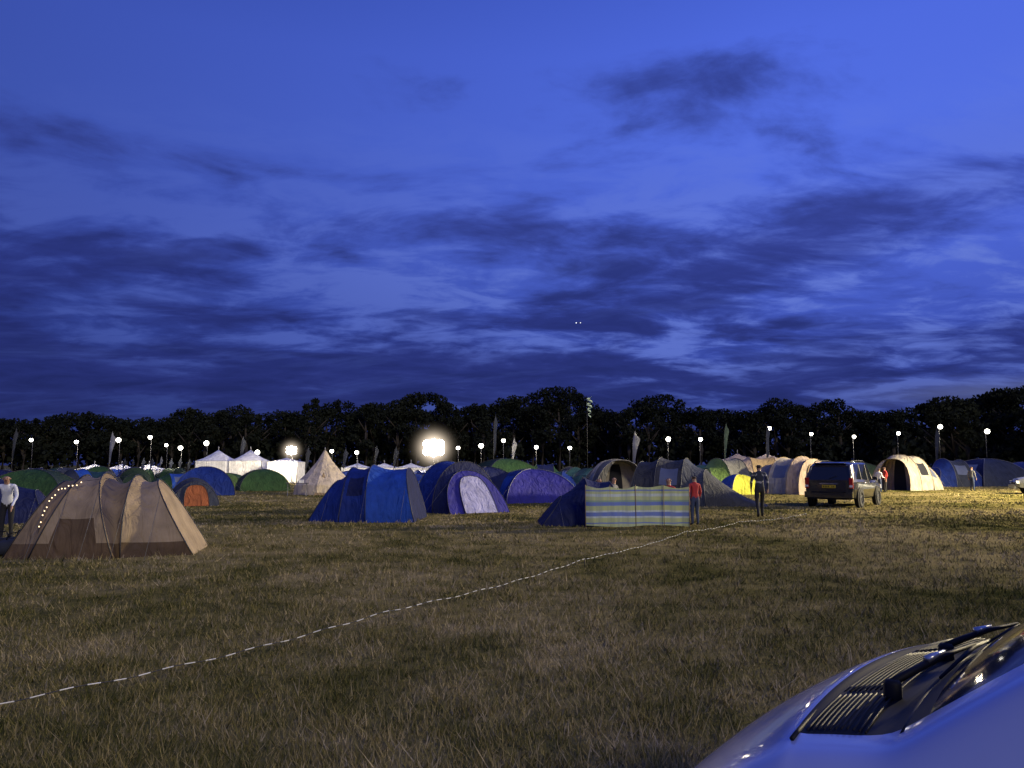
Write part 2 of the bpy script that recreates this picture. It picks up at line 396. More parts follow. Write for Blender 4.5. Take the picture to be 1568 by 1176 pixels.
# brown family tent, front left (two lobes, poles splay outward to the ground)
bx, by = site(184, 15.9)
tunnel('tunnel_tent', (bx, by), R(-90+12), [(-1.66,-.92,.85,1.38), (-1.15,-.55,1.1,1.50), (.30,-.20,1.25,1.53), (.40,.38,1.15,1.49), (1.62,.78,.9,1.40)],
       [beige2, beige, beige2, beige], endcol=(beige2, beige), skirt=brown, sag=[.02,.05,.12,.06], px_=.95, pz_=.9)
bulb = emit('warm_bulb', (1,.72,.40), 3.5)
mb = MB(); pts = []
key = [(70,803),(76,781),(85,762),(98,747),(112,743),(130,738)]
for k in range(15):
    q = k/14*(len(key)-1); i0 = min(int(q), len(key)-2); t = q-i0; u_ = key[i0][0]*(1-t)+key[i0+1][0]*t; v_ = key[i0][1]*(1-t)+key[i0+1][1]*t+1.5*math.sin(k*2.1)
    d_ = 14.7+.03*k; x, y = site(u_, d_); pts.append((x, y, 1.7+(712-v_)/F*d_))
mb.tube(pts, .004, pole_d, 4); mb.tube([pts[0], (pts[0][0]-.1, pts[0][1], 0)], .008, pole_d, 4); mb.tube([pts[-1], (pts[-1][0]+.5, pts[-1][1]+.9, 1.48)], .004, pole_d, 4)
for p in pts: mb.ball((p[0], p[1]-.01, p[2]-.02), .012, bulb, 6)
mb.obj('string_lights')
# blue tunnel tents
tunnel('tunnel_tent', site(572, 25.3), R(-90-2), [(-1.75,-1.05,.95,1.22), (-.72,-.60,1.35,1.62), (.12,.05,1.5,1.70), (1.55,1.15,1.35,1.60)], [blue1, blue1, blue2], endcol=(blue1, navy), side={1: navy}, pole=pole_d, px_=.90, pz_=.9)
tunnel('tunnel_tent', site(694, 30), R(180+36), [(-1.9,-1.2,1.0,1.25), (-.4,-.4,1.4,1.84), (.9,.8,1.4,1.82), (1.9,.95,1.25,1.5)], [navy, blue1, navy], door=lav, endcol=(navy, purp), px_=.95, pz_=.95)
dome('dome_tent', site(813, 37.5), R(20), 3.5, 3.1, 1.5, [purp, blue1, purp, blue1], door=blue2)
dome('dome_tent', site(745, 38), R(35), 2.6, 2.4, 1.6, [navy, navy], pole=pole_d)
tunnel('tunnel_tent', site(890, 23.3), R(90+4), [(-1.1,-.8,.8,1.22), (-.1,-.05,1.05,1.34), (1.25,.60,.75,.80)], [navy, navy], pole=pole_d, px_=1.05)
tunnel('tunnel_tent', site(1036, 34.8), R(-90-22), [(-1.9,-1.55,1.5,1.85), (-.75,-.7,1.65,2.02), (.4,.4,1.65,1.98), (1.4,1.2,1.45,1.5), (3.7,2.9,.9,.22)], [grey, grey, slate, grey], endcol=(grey, grey), side={1: winm}, pole=grey2)
tunnel('tunnel_tent', site(937, 44), R(180+8), [(-2.4,-2.0,1.2,1.6), (-.4,-.4,1.35,1.95), (.6,.6,1.4,2.0), (1.7,1.8,1.4,1.95)], [grey, cream, grey2], opening=True, pole=pole_l, inner=cream)
tunnel('tunnel_tent', site(1108, 50), R(-70), [(-2.1,-1.4,1.2,1.5), (-.6,-.6,1.6,2.1), (.8,.8,1.6,2.1), (2.0,1.4,1.2,1.4)], [green2, grey2, green], pole=grey2)
dome('dome_tent', site(1129, 47), R(15), 1.9, 1.7, 1.15, [yellow, blue2], pole=pole_l)
tunnel('tunnel_tent', site(1208, 48), R(180+30), [(-2.0,-1.6,1.3,1.7), (-.5,-.5,1.5,2.15), (.9,.9,1.5,2.2), (1.8,1.65,1.45,2.05)], [pink, cream, pink], door=beige2, endcol=(pink, pink), pole=beige2, side={1: winm})
tunnel('tunnel_tent', site(1160, 60), R(-90), [(-2.6,-2.0,1.3,1.8), (-.8,-.8,1.5,2.3), (1,1,1.5,2.3), (2.4,1.9,1.3,1.9)], [pink, beige2, pink], pole=beige2)
tunnel('tunnel_tent', site(1384, 55), R(180-58), [(-2.2,-1.5,1.3,1.7), (-.7,-.6,1.5,2.3), (.8,.8,1.55,2.4), (2.0,1.6,1.45,2.1)], [cream, cream, cream], opening=True, pole=beige2, side={1: dark_in, 0: winm}, inner=pink, px_=.75)
dome('dome_tent', site(1300, 68), R(10), 5, 3.6, 2.0, [dgreen, slate], pole=pole_d)
dome('dome_tent', site(1255, 72), R(30), 4.4, 3.6, 2.1, [slate, grey], pole=pole_d)
tunnel('tunnel_tent', site(1452, 64), R(-75), [(-2.4,-1.5,1.1,1.5), (-.8,-.8,1.4,2.2), (.8,.8,1.4,2.1), (2.4,1.6,1.1,1.5)], [blue1, slate, blue1], pole=pole_l, side={1: winm})
dome('dome_tent', site(1505, 66), R(20), 5.4, 4, 2.2, [slate, navy], pole=pole_l, door=winm)
dome('dome_tent', site(1560, 82), R(50), 4.4, 3.6, 2.0, [navy, blue1], pole=pole_d)
tunnel('tunnel_tent', site(300, 34), R(180+30), [(-1.3,-.9,.7,.7), (0,0,1.0,1.15), (1.0,.6,.9,1.0)], [slate, slate], door=orange, endcol=(slate, slate), pole=pole_d, px_=1.15)
dome('dome_tent', site(318, 46), R(20), 3.2, 2.8, 1.6, [blue1, navy], pole=pole_d)
tunnel('tunnel_tent', site(22, 24), R(-70), [(-1.9,-1.2,.9,.9), (-.3,-.3,1.2,1.3), (1.2,.7,.9,.95)], [slate, navy], pole=pole_d)
dome('dome_tent', site(58, 44), R(10), 3.8, 3.2, 1.45, [green, dgreen], pole=pole_d)
dome('dome_tent', site(-20, 45), R(40), 4.2, 3.4, 1.5, [navy, blue1], pole=pole_d)
dome('dome_tent', site(405, 54), R(25), 3.2, 2.8, 1.4, [green, dgreen], pole=pole_d)
dome('dome_tent', site(352, 58), R(5), 2.6, 2.4, 1.1, [green2, green], pole=pole_d)
def bell(name, loc, rad, H, m):
    mb = MB(); n = 24; rings = [(rad, 0), (rad*.985, .55), (rad*.96, .62), (rad*.58, .62+(H-.62)*.33), (rad*.25, .62+(H-.62)*.68), (.06, H)]
    vs = []
    for j, (r, z) in enumerate(rings):
        for k in range(n):
            rr = r*(1-.04*(k % 2)*(1 if 0 < j < 5 else 0)); a = 2*math.pi*k/n; vs.append((rr*math.cos(a), rr*math.sin(a), z))
    mb.add(vs, [(j*n+k, j*n+(k+1) % n, (j+1)*n+(k+1) % n, (j+1)*n+k) for j in range(5) for k in range(n)], m, False)
    mb.tube([(0, 0, H-.05), (0, 0, H+.18)], .03, pole_l, 5)
    a = R(-80); d0 = Vector((math.cos(a), math.sin(a), 0)); s0 = Vector((-d0.y, d0.x, 0))
    mb.add([d0*rad*1.02+s0*.45, d0*rad*1.02-s0*.45, d0*(rad*.60)*1.03+Vector((0, 0, .62+(H-.62)*.33+.05))], [(0, 1, 2)], beige2, False)
    for k in range(0, n, 3):
        a = 2*math.pi*k/n; mb.tube([(rad*.96*math.cos(a), rad*.96*math.sin(a), .62), ((rad+1.1)*math.cos(a), (rad+1.1)*math.sin(a), 0)], .006, guy, 3)
    return mb.obj(name, loc)
bell('bell_tent', site(499, 47), 1.75, 2.55, canvas)
def marquee(name, loc, rot, bays, bw, dp, wall, ridge, m):
    mb = MB(); Wt = bays*bw
    for k in range(bays):
        x0 = -Wt/2+k*bw; x1 = x0+bw; xm = (x0+x1)/2; K = 6; vs = []
        for j in range(K+1):
            for i in range(K+1):
                a_, b_ = i/K*2-1, j/K*2-1; t = 1-max(abs(a_), abs(b_)); z = wall+(ridge-wall)*(t**1.35)
                vs.append((xm+a_*bw/2, b_*dp/2, z))
        mb.add(vs, [(j*(K+1)+i, j*(K+1)+i+1, (j+1)*(K+1)+i+1, (j+1)*(K+1)+i) for j in range(K) for i in range(K)], m)
        for (a_, b_) in (((x0, -dp/2), (x1, -dp/2)), ((x0, dp/2), (x1, dp/2))):
            n_ = 8; vs = []
            for i in range(n_+1):
                t = i/n_; off = .05*math.sin(t*math.pi*6)
                for z in (0, wall-.18, wall-.02): vs.append((a_[0]*(1-t)+b_[0]*t, a_[1]+off*(1 if z < wall-.1 else .2), z))
            mb.add(vs, [(3*i+q, 3*i+3+q, 3*i+4+q, 3*i+1+q) for i in range(n_) for q in (0, 1)], m)
        mb.tube([(xm, 0, ridge-.05), (xm, 0, ridge+.35)], .04, pole_l, 5)
    for x in (-Wt/2, Wt/2):
        mb.add([(x, -dp/2, 0), (x, dp/2, 0), (x, dp/2, wall-.02), (x, -dp/2, wall-.02)], [(0, 1, 2, 3)], m)
    for k in range(bays+1):
        mb.tube([(-Wt/2+k*bw, -dp/2-.07, 0), (-Wt/2+k*bw, -dp/2-.07, wall)], .04, pole_l, 5)
    return mb.obj(name, loc, rot)
marquee('marquee', site(361, 80), R(8), 2, 3.1, 5, 2.1, 3.2, white)
marquee('gazebo', site(441, 78), 0, 1, 2.8, 3, 2.0, 2.4, white)
marquee('gazebo', site(190, 88), 0, 3, 3, 3, 1.2, 1.8, white)
marquee('gazebo', site(1150, 82), 0, 2, 3, 3, 2.2, 2.9, pink)
marquee('gazebo', site(610, 90), 0, 4, 3, 3, 1.4, 1.9, white)
pal = [dgreen, green, slate, navy, blue1, grey, teal, dgreen, navy, slate, blue1, green, beige2, grey, blue2]
def filler(u0, u1, d0, d1, step, hmax=1.6):
    u_ = u0
    while u_ < u1:
        d_ = random.uniform(d0, d1); c1, c2 = random.choice(pal), random.choice(pal)
        if random.random() < .6: dome('dome_tent', site(u_, d_), random.uniform(0, 1.5), random.uniform(2.4, 4.4), random.uniform(2.2, 3.4), random.uniform(.95, hmax), [c1, c2], pole=pole_d)
        else:
            W_ = random.uniform(3.0, 5.0); H_ = random.uniform(hmax-.5, hmax+.15)
            tunnel('tunnel_tent', site(u_, d_), R(random.uniform(60, 260)), [(-W_/2,-W_/2+.9,.8,H_*.6), (-W_/6,-W_/6,1.3,H_), (W_/6,W_/6,1.3,H_*.96), (W_/2,W_/2-.7,1.0,H_*.65)], [c1, c2, c1], pole=pole_d, guys=False, side={1: winm} if random.random() < .3 else None, px_=random.uniform(.8, 1.15))
        u_ += step*random.uniform(.6, 1.45)
filler(-120, 330, 58, 70, 50, 1.45); filler(-120, 460, 76, 86, 40)
filler(560, 920, 50, 60, 46, 1.6); filler(540, 1120, 66, 78, 36, 1.75)
filler(1180, 1440, 80, 92, 55, 2.0)
dome('dome_tent', site(772, 52), R(30), 4.6, 3.4, 2.1, [green, dgreen], pole=pole_d)

# ------------------------------------------------------------------ windbreak
wbm = bpy.data.materials.new('striped_canvas'); wbm.use_nodes = True; nt = wbm.node_tree; L = nt.links.new
b = nt.nodes['Principled BSDF']; b.inputs['Roughness'].default_value = .8
tcn = nn(nt, 'ShaderNodeTexCoord'); s_ = nn(nt, 'ShaderNodeSeparateXYZ'); L(tcn.outputs['Object'], s_.inputs[0])
Yl, Bl, Wh, Gn = (.58,.64,.27), (.17,.24,.56), (.66,.74,.64), (.32,.46,.28)
wob = M('MULTIPLY', M('SUBTRACT', noise(tcn.outputs['Object'], 1.6, 2, .5), .5), .05)
cr = ramp(M('ADD', M('DIVIDE', s_.outputs[2], 1.2), wob), [(0, Yl), (.09, Bl), (.12, Yl), (.22, Wh), (.26, Bl), (.35, Wh), (.39, Yl), (.50, Bl), (.58, Gn), (.62, Yl), (.70, Wh), (.76, Yl), (.82, Bl), (.85, Yl)], 'CONSTANT')
mpv = nn(nt, 'ShaderNodeMapping'); mpv.inputs['Scale'].default_value = (9, .3, .6); L(tcn.outputs['Object'], mpv.inputs[0])
L(mix(mrange(noise(mpv.outputs[0], 1.0, 4, .6), .4, .65, 0, .45), cr, (.22, .28, .30)), b.inputs['Base Color'])
mb = MB(); cx, cy = site(974, 21.9); n = 60; vs = []; polex = [-1.42, -.75, -.05, .72, 1.42]
def wz(x):
    k = max(i for i in range(4) if polex[i] <= x+1e-6) if x < 1.42 else 3
    return (x-polex[k])/(polex[k+1]-polex[k])
for i in range(n+1):
    x = -1.42+2.84*i/n; t = max(0, min(1, wz(x))); sg = math.sin(math.pi*t)
    for j in range(7):
        z = j/6; vs.append((x, .12*sg*math.sin(x*2+z)+.035*math.sin(x*11+z), .05+z*(1.08-.06*sg)+.02*math.sin(x*3)))
mb.add(vs, [(7*i+j, 7*i+7+j, 7*i+8+j, 7*i+j+1) for i in range(n) for j in range(6)], wbm)
wood = mat('wood_pole', (.3,.2,.1), .7)
for x in polex: mb.tube([(x, -.03, 0), (x, -.03, 1.16)], .009, wood, 6)
mb.obj('windbreak', (cx, cy, 0), R(2))

# ------------------------------------------------------------------ rope barrier
rp = [(-6.5,.5,.14), (-3.44,5.35,.14), (-1.32,8.75,.14), (1.2,13.4,.15), (4.15,19.1,.14), (6.3,22.3,.14), (9.5,26,.13)]
mb = MB(); wht = mat('white_tape', (.62,.62,.56), .6); dk = mat('dark_tape', (.03,.03,.035), .7)
for k in range(len(rp)-1):
    a_, b_ = Vector(rp[k]), Vector(rp[k+1]); Ln = (b_-a_).length; n = int(Ln/.10)
    for i in range(n):
        t0, t1 = i/n, (i+1)/n
        q = [a_.lerp(b_, t)-Vector((0, 0, .05*math.sin(math.pi*t)+.008*math.sin(t*31))) for t in (t0, t1)]
        mb.tube(q, .0055 if i % 2 else .0045, wht if i % 2 else dk, 5, cap=False)
for p in rp: mb.tube([(p[0], p[1], 0), (p[0], p[1], p[2]+.02)], .006, pole_d, 5)
mb.obj('rope_barrier')

# ------------------------------------------------------------------ vehicles
glass = mat('car_glass', (.012,.014,.02), .05, var=0, spec=.8); rub = mat('tyre_rubber', (.02,.02,.02), .85); rim = mat('alloy', (.35,.36,.38), .3, metal=.9, var=0)
blk = mat('black_plastic', (.010,.010,.012), .6, var=.1, spec=.2); redl = mat('tail_lamp', (.25,.01,.01), .15, var=0); plate_y = mat('plate_yellow', (.45,.34,.02), .5, var=0); chrome = mat('chrome', (.6,.6,.62), .15, metal=1, var=0); clr = mat('lamp_clear', (.6,.6,.65), .1, var=0)
def wheel(mb, c, r, side, wd=.22):
    s = side
    mb.lathe([(r*.62, -wd/2), (r*.9, -wd/2), (r, -wd/2+.04), (r, wd/2-.04), (r*.92, wd/2), (r*.64, wd/2), (r*.6, wd/2-.03), (r*.58, wd/2-.08)], c, (s, 0, 0), rub, 28)
    mb.lathe([(r*.62, wd/2-.02), (r*.58, wd/2-.05), (r*.55, wd/2-.12), (.001, wd/2-.12)], c, (s, 0, 0), rim, 28)
    for k in range(6):
        a = k*math.pi/3; Q = Matrix.Rotation(a, 3, 'X')
        mb.box(Vector(c)+Q @ Vector((s*(wd/2-.05), 0, r*.31)), (.03, r*.14, r*.56), rim, M=Q)
    mb.lathe([(r*.15, wd/2-.07), (r*.14, wd/2-.01), (.001, wd/2-.01)], c, (s, 0, 0), rim, 12)
def car(name, loc, rot, paint, L_=4.7, W_=1.85, H_=1.80, suv=True):
    mb = MB(); k = H_/1.8; hw = W_/2; yl = L_/4.7
    S = [(-2.30,-2.08,1.10,1.68,.68,.93,.42), (-2.16,-1.94,1.12,1.755,.72,.985,.34), (-1.75,-1.70,1.13,1.79,.75,1.,.33), (-.98,-.98,1.11,1.80,.76,1.,.33), (-.88,-.88,1.11,1.80,.76,1.,.33), (.02,.02,1.08,1.80,.76,1.,.33), (.12,.12,1.08,1.80,.76,1.,.33), (.80,.42,1.06,1.78,.75,1.,.33), (1.22,1.20,1.08,1.14,.80,1.,.33), (1.85,1.85,1.02,1.08,.78,.98,.34), (2.22,2.22,.92,.98,.74,.93,.38), (2.36,2.36,.66,.72,.66,.86,.40)]
    rings = []
    for (y, yt, zb, zt, wt, hs, z0) in S:
        y *= yl; yt *= yl; wt *= hw/.925; h = hw*hs
        rings.append([(h*.80, y, z0*k), (h*.97, y, (z0+.06)*k), (h, y, .72*k if zb > .8 else .58*k), (h*.985, y, (zb-.10)*k), (h*.95, y, zb*k), (wt, yt, (zt-.07)*k if zt-zb > .2 else (zb+.035)*k), (wt*.9, yt, zt*k), (wt*.4, yt, (zt+.025)*k)])
    n = 8
    for sgn in (1, -1):
        vs = [(p[0]*sgn, p[1], p[2]) for r in rings for p in r]; fs = []; ms = []
        for i in range(len(S)-1):
            for j in range(n-1):
                q = (i*n+j, (i+1)*n+j, (i+1)*n+j+1, i*n+j+1); fs.append(q if sgn > 0 else q[::-1])
                m = paint
                if j == 4 and i in (2, 4, 6, 7): m = glass
                if j == 4 and i in (3, 5): m = blk
                if j in (5, 6) and i == 7: m = glass
                if j == 0: m = blk
                ms.append(m)
        mb.add(vs, fs, ms, False)
    vs = [(sg*r[7][0], r[7][1], r[7][2]) for r in rings for sg in (-1, 1)]
    mb.add(vs, [(2*i, 2*i+1, 2*i+3, 2*i+2) for i in range(len(S)-1)], [glass if i == 7 else paint for i in range(len(S)-1)], False)
    vs = [(sg*r[0][0], r[0][1], r[0][2]) for r in rings for sg in (-1, 1)]
    mb.add(vs, [(2*i, 2*i+2, 2*i+3, 2*i+1) for i in range(len(S)-1)], blk, False)
    for r, fl in ((rings[0], False), (rings[-1], True)):
        vs = [(sg*p[0], p[1], p[2]) for p in r for sg in (-1, 1)]
        mb.add(vs, [(2*j, 2*j+1, 2*j+3, 2*j+2) for j in range(n-1)], [(glass if (j == 4 and not fl) else paint) for j in range(n-1)], False)
    yr = S[0][0]*yl; yf = S[-1][0]*yl
    for sg in (-1, 1):
        mb.box((sg*hw*.88, yr-.005, .98*k), (.14, .10, .42*k), redl)
        mb.box((sg*hw*.88, yr-.03, .86*k), (.13, .07, .08*k), clr)
        mb.tube([(sg*hw*.88, yr+.02, 1.11*k), (sg*hw*.74, yr+.21, 1.66*k)], .05, paint, 6)
        mb.box((sg*(hw+.10), .62*yl, 1.14*k), (.20, .12, .15), paint)
        mb.box((sg*hw*.78, yf-.04, .78*k), (.32, .16, .16), clr)
        for yw in (-1.42*yl, 1.42*yl):
            rr = .37*k
            mb.lathe([(rr*1.20, 0), (rr*1.22, .035), (rr*1.02, .04), (rr*1.0, 0)], (sg*(hw-.015), yw, rr), (sg, 0, 0), blk, 28)
            mb.lathe([(rr*1.03, .022), (.001, .022)], (sg*(hw-.015), yw, rr), (sg, 0, 0), dark_in, 28)
            wheel(mb, (sg*(hw-.06), yw, rr), rr, sg)
        if suv: mb.tube([(sg*hw*.72, -1.7*yl, 1.80*k), (sg*hw*.72, -1.5*yl, 1.86*k), (sg*hw*.72, .2*yl, 1.87*k), (sg*hw*.72, .4*yl, 1.81*k)], .022, blk, 6)
        mb.box((sg*(hw+.005), -.6*yl, .98*k), (.03, .16, .03), chrome); mb.box((sg*(hw+.005), .5*yl, .96*k), (.03, .16, .03), chrome)
    mb.box((0, yr-.06, .52*k), (W_*.95, .2, .24*k), paint); mb.box((0, yr-.10, .62*k), (W_*.7, .14, .04), blk); mb.box((0, yr-.03, .38*k), (W_*.8, .16, .10), blk)
    mb.box((0, yr-.03, .84*k), (.52, .03, .11), plate_y); mb.box((0, yr-.02, .95*k), (.7, .05, .05), chrome)
    for q in range(7):
        if q != 4: mb.box((-.2+q*.066, yr-.047, .84*k), (.035, .006, .07), blk)
    mb.box((0, (-2.06)*yl, 1.76*k), (W_*.62, .22, .035), paint); mb.tube([(0, yr+.0, 1.14*k), (.3, yr+.05, 1.26*k)], .012, blk, 5)
    mb.box((0, yf+.02, .48*k), (W_*.82, .2, .24*k), paint); mb.box((0, yf+.015, .70*k), (W_*.42, .06, .12), blk)
    return mb.obj(name, loc, rot, bevel=.03)
black_p = mat('black_paint', (.012,.012,.016), .25, var=0, coat=1.0); silver_p = mat('grey_paint', (.16,.17,.19), .35, metal=.5, var=0, coat=.5)
car('parked_car', site(1289, 33.8), R(-38), black_p, L_=4.4, W_=1.95, H_=1.80)
car('parked_car', site(1612, 47), R(70), silver_p, L_=4.4, W_=1.75, H_=1.6, suv=False)

# foreground people carrier (light blue)
paint = mat('light_blue_paint', (.42,.48,.78), .30, metal=.10, var=0, coat=.9)
T = Vector((.67,.74,0)).normalized(); Sd = Vector((-.74,.67,0)).normalized(); O0 = Vector((.68,1.75,0))+Sd*.04
mb = MB()
ST = [(.80,.28,.02,.25,.22,.22), (.79,.42,.03,.37,.16,.22), (.73,.51,.04,.45,.11,.21), (.66,.58,.05,.52,.08,.2), (.57,.665,.055,.60,.06,.2), (.48,.755,.06,.68,.05,.2), (.38,.845,.06,.76,.04,.2), (.28,.93,.055,.84,.03,.2), (.18,1.0,.05,.905,.025,.2), (.10,1.050,.047,.945,.02,.2), (.055,1.075,.043,.962,.02,.2),
 (.035,1.075,.02,.97,.02,.2), (-.02,1.090,.015,.98,.02,.2), (-.15,1.112,.0,1.0,.02,.2), (-.20,1.148,.02,1.005,.022,.2), (-.45,1.33,.04,1.01,.05,.2), (-.70,1.49,.05,1.02,.09,.2), (-.95,1.61,.05,1.02,.13,.2), (-1.15,1.67,.045,1.02,.15,.2), (-1.4,1.70,.04,1.03,.155,.2), (-2.1,1.705,.04,1.05,.16,.2), (-2.2,1.705,.04,1.05,.16,.2), (-2.9,1.67,.04,1.07,.16,.2), (-3.25,1.55,.04,1.08,.17,.22), (-3.4,1.05,.02,.98,.1,.25), (-3.45,.5,.02,.48,.1,.28)]
def W3(s, t, z): return O0+Sd*s+T*t+Vector((0, 0, z))
rings = []
for (s, ze, cr_, zb, ins, z0) in ST:
    side = -.12
    h = [(.02, z0-.02), (side+.02, z0), (side-.035, z0+(zb-z0)*.42), (side-.02, z0+(zb-z0)*.8), (side+.03, zb), (ins-.035, ze-.012), (ins+.005, ze), (ins+.06, ze+.006+cr_*.12), (.30, ze+.006+cr_*.6), (.52, ze+.006+cr_*.88), (.75, ze+.006+cr_)]
    full = h+[(1.5-t, z) for t, z in h[::-1][1:]]
    rings.append([W3(s+(.08*(1-((t-.75)/.85)**2) if s > -1.3 else 0)-(.10 if s > .6 else .0)*abs((t-.75)/.85)**3, t, z) for t, z in full])
n = len(rings[0]); vs = [p for r in rings for p in r]; fs = []; ms = []
gl2 = mat('windscreen_glass', (.04,.045,.06), .06, var=0, spec=.6)
for i in range(len(rings)-1):
    s0 = ST[i][0]; s1 = ST[i+1][0]
    for j in range(n-1):
        fs.append((i*n+j, (i+1)*n+j, (i+1)*n+j+1, i*n+j+1)); m = paint; jj = min(j, n-2-j)
        if jj >= 7 and s0 <= .055 and s1 >= -.20: m = blk
        if jj >= 7 and s0 <= -.20 and s1 >= -.95: m = gl2
        if jj == 4 and s0 <= -.70 and s1 >= -3.25 and not (s0 == -2.1): m = glass
        if jj >= 7 and s0 <= -3.24 and s1 >= -3.41: m = glass
        if jj == 0: m = blk
        ms.append(m)
mb.add(vs, fs, ms)
body = mb.obj('body')
mod = body.modifiers.new('sub', 'SUBSURF'); mod.levels = 2; mod.render_levels = 2
mb = MB()
def cow(s, t, dz=0.):
    return W3(s+.08*(1-((t-.75)/.85)**2), t, 1.110+(.018*(1-((t-.75)/.75)**2))+dz+(.0 if s > -.15 else (-.15-s)*.72)-(max(0, s+.06)*.24))
for r_ in range(11):
    s = .030-.013*r_
    for t0, t1 in ((.12,.42), (.46,1.04), (1.08,1.38)):
        mb.tube([cow(s, t0+(t1-t0)*k/10, -.002) for k in range(11)], .0026, blk, 5)
mb.tube([cow(.050, .06+1.38*k/24, -.002) for k in range(25)], .006, blk, 6)
mb.tube([cow(-.185, .08+1.34*k/24, .0) for k in range(25)], .007, blk, 6)
silv = mat('wiper_metal', (.55,.55,.56), .25, metal=.7, var=0)
def wiper(t0, t1):
    a_ = cow(-.10, t0, .02); b_ = cow(-.225, (t0*.4+t1*.6), .030); e_ = cow(-.205, t1, .018)
    mb.lathe([(.022, -.03), (.022, .01), (.016, .018), (.001, .02)], a_, (0, 0, 1), blk, 12)
    mb.tube([a_+Vector((0, 0, .012)), a_.lerp(b_, .3)+Vector((0, 0, .014)), a_.lerp(b_, .6)+Vector((0, 0, .012)), b_], [.010, .010, .007, .005], blk, 6)
    mb.tube([cow(-.20, t0*.9+t1*.1, .012), b_-Vector((0, 0, .006)), e_], [.004, .007, .004], blk, 5)
    mb.tube([a_.lerp(b_, .40)+Vector((0, 0, .024)), a_.lerp(b_, .62)+Vector((0, 0, .022))], [.011, .005], silv, 6)
wiper(.42, .98); wiper(.95, 1.38)
trim = mb.obj('cowl_and_wipers')
mb = MB()
for tt, sg in ((-.16, -1), (1.66, 1)):
    c = W3(-.72, tt+sg*.06, 1.06); mb.ball(c, .11, paint, 12, (.8, 1., .7))
    for s in (.20, -2.35):
        c = W3(s, tt-sg*.07, .31); ax = T*sg
        mb.lathe([(.36, .05), (.365, .085), (.325, .09), (.31, .05)], c, ax, blk, 28)
        mb.lathe([(.33, .075), (.001, .075)], c, ax, dark_in, 28)
        mb.lathe([(.19, .08), (.28, .085), (.30, .06), (.30, -.1)], c+ax*.02, ax, rub, 28); mb.lathe([(.195, .10), (.17, .085), (.001, .09)], c+ax*.02, ax, rim, 28)
    c = W3(.56, tt-sg*.28, .50); mb.ball(c, .12, clr, 12, (1, 1, .6))
wh = mb.obj('wheels_lamps_mirrors')
root = bpy.data.objects.new('people_carrier_car', None); COL.objects.link(root)
for c in (body, trim, wh): c.parent = root

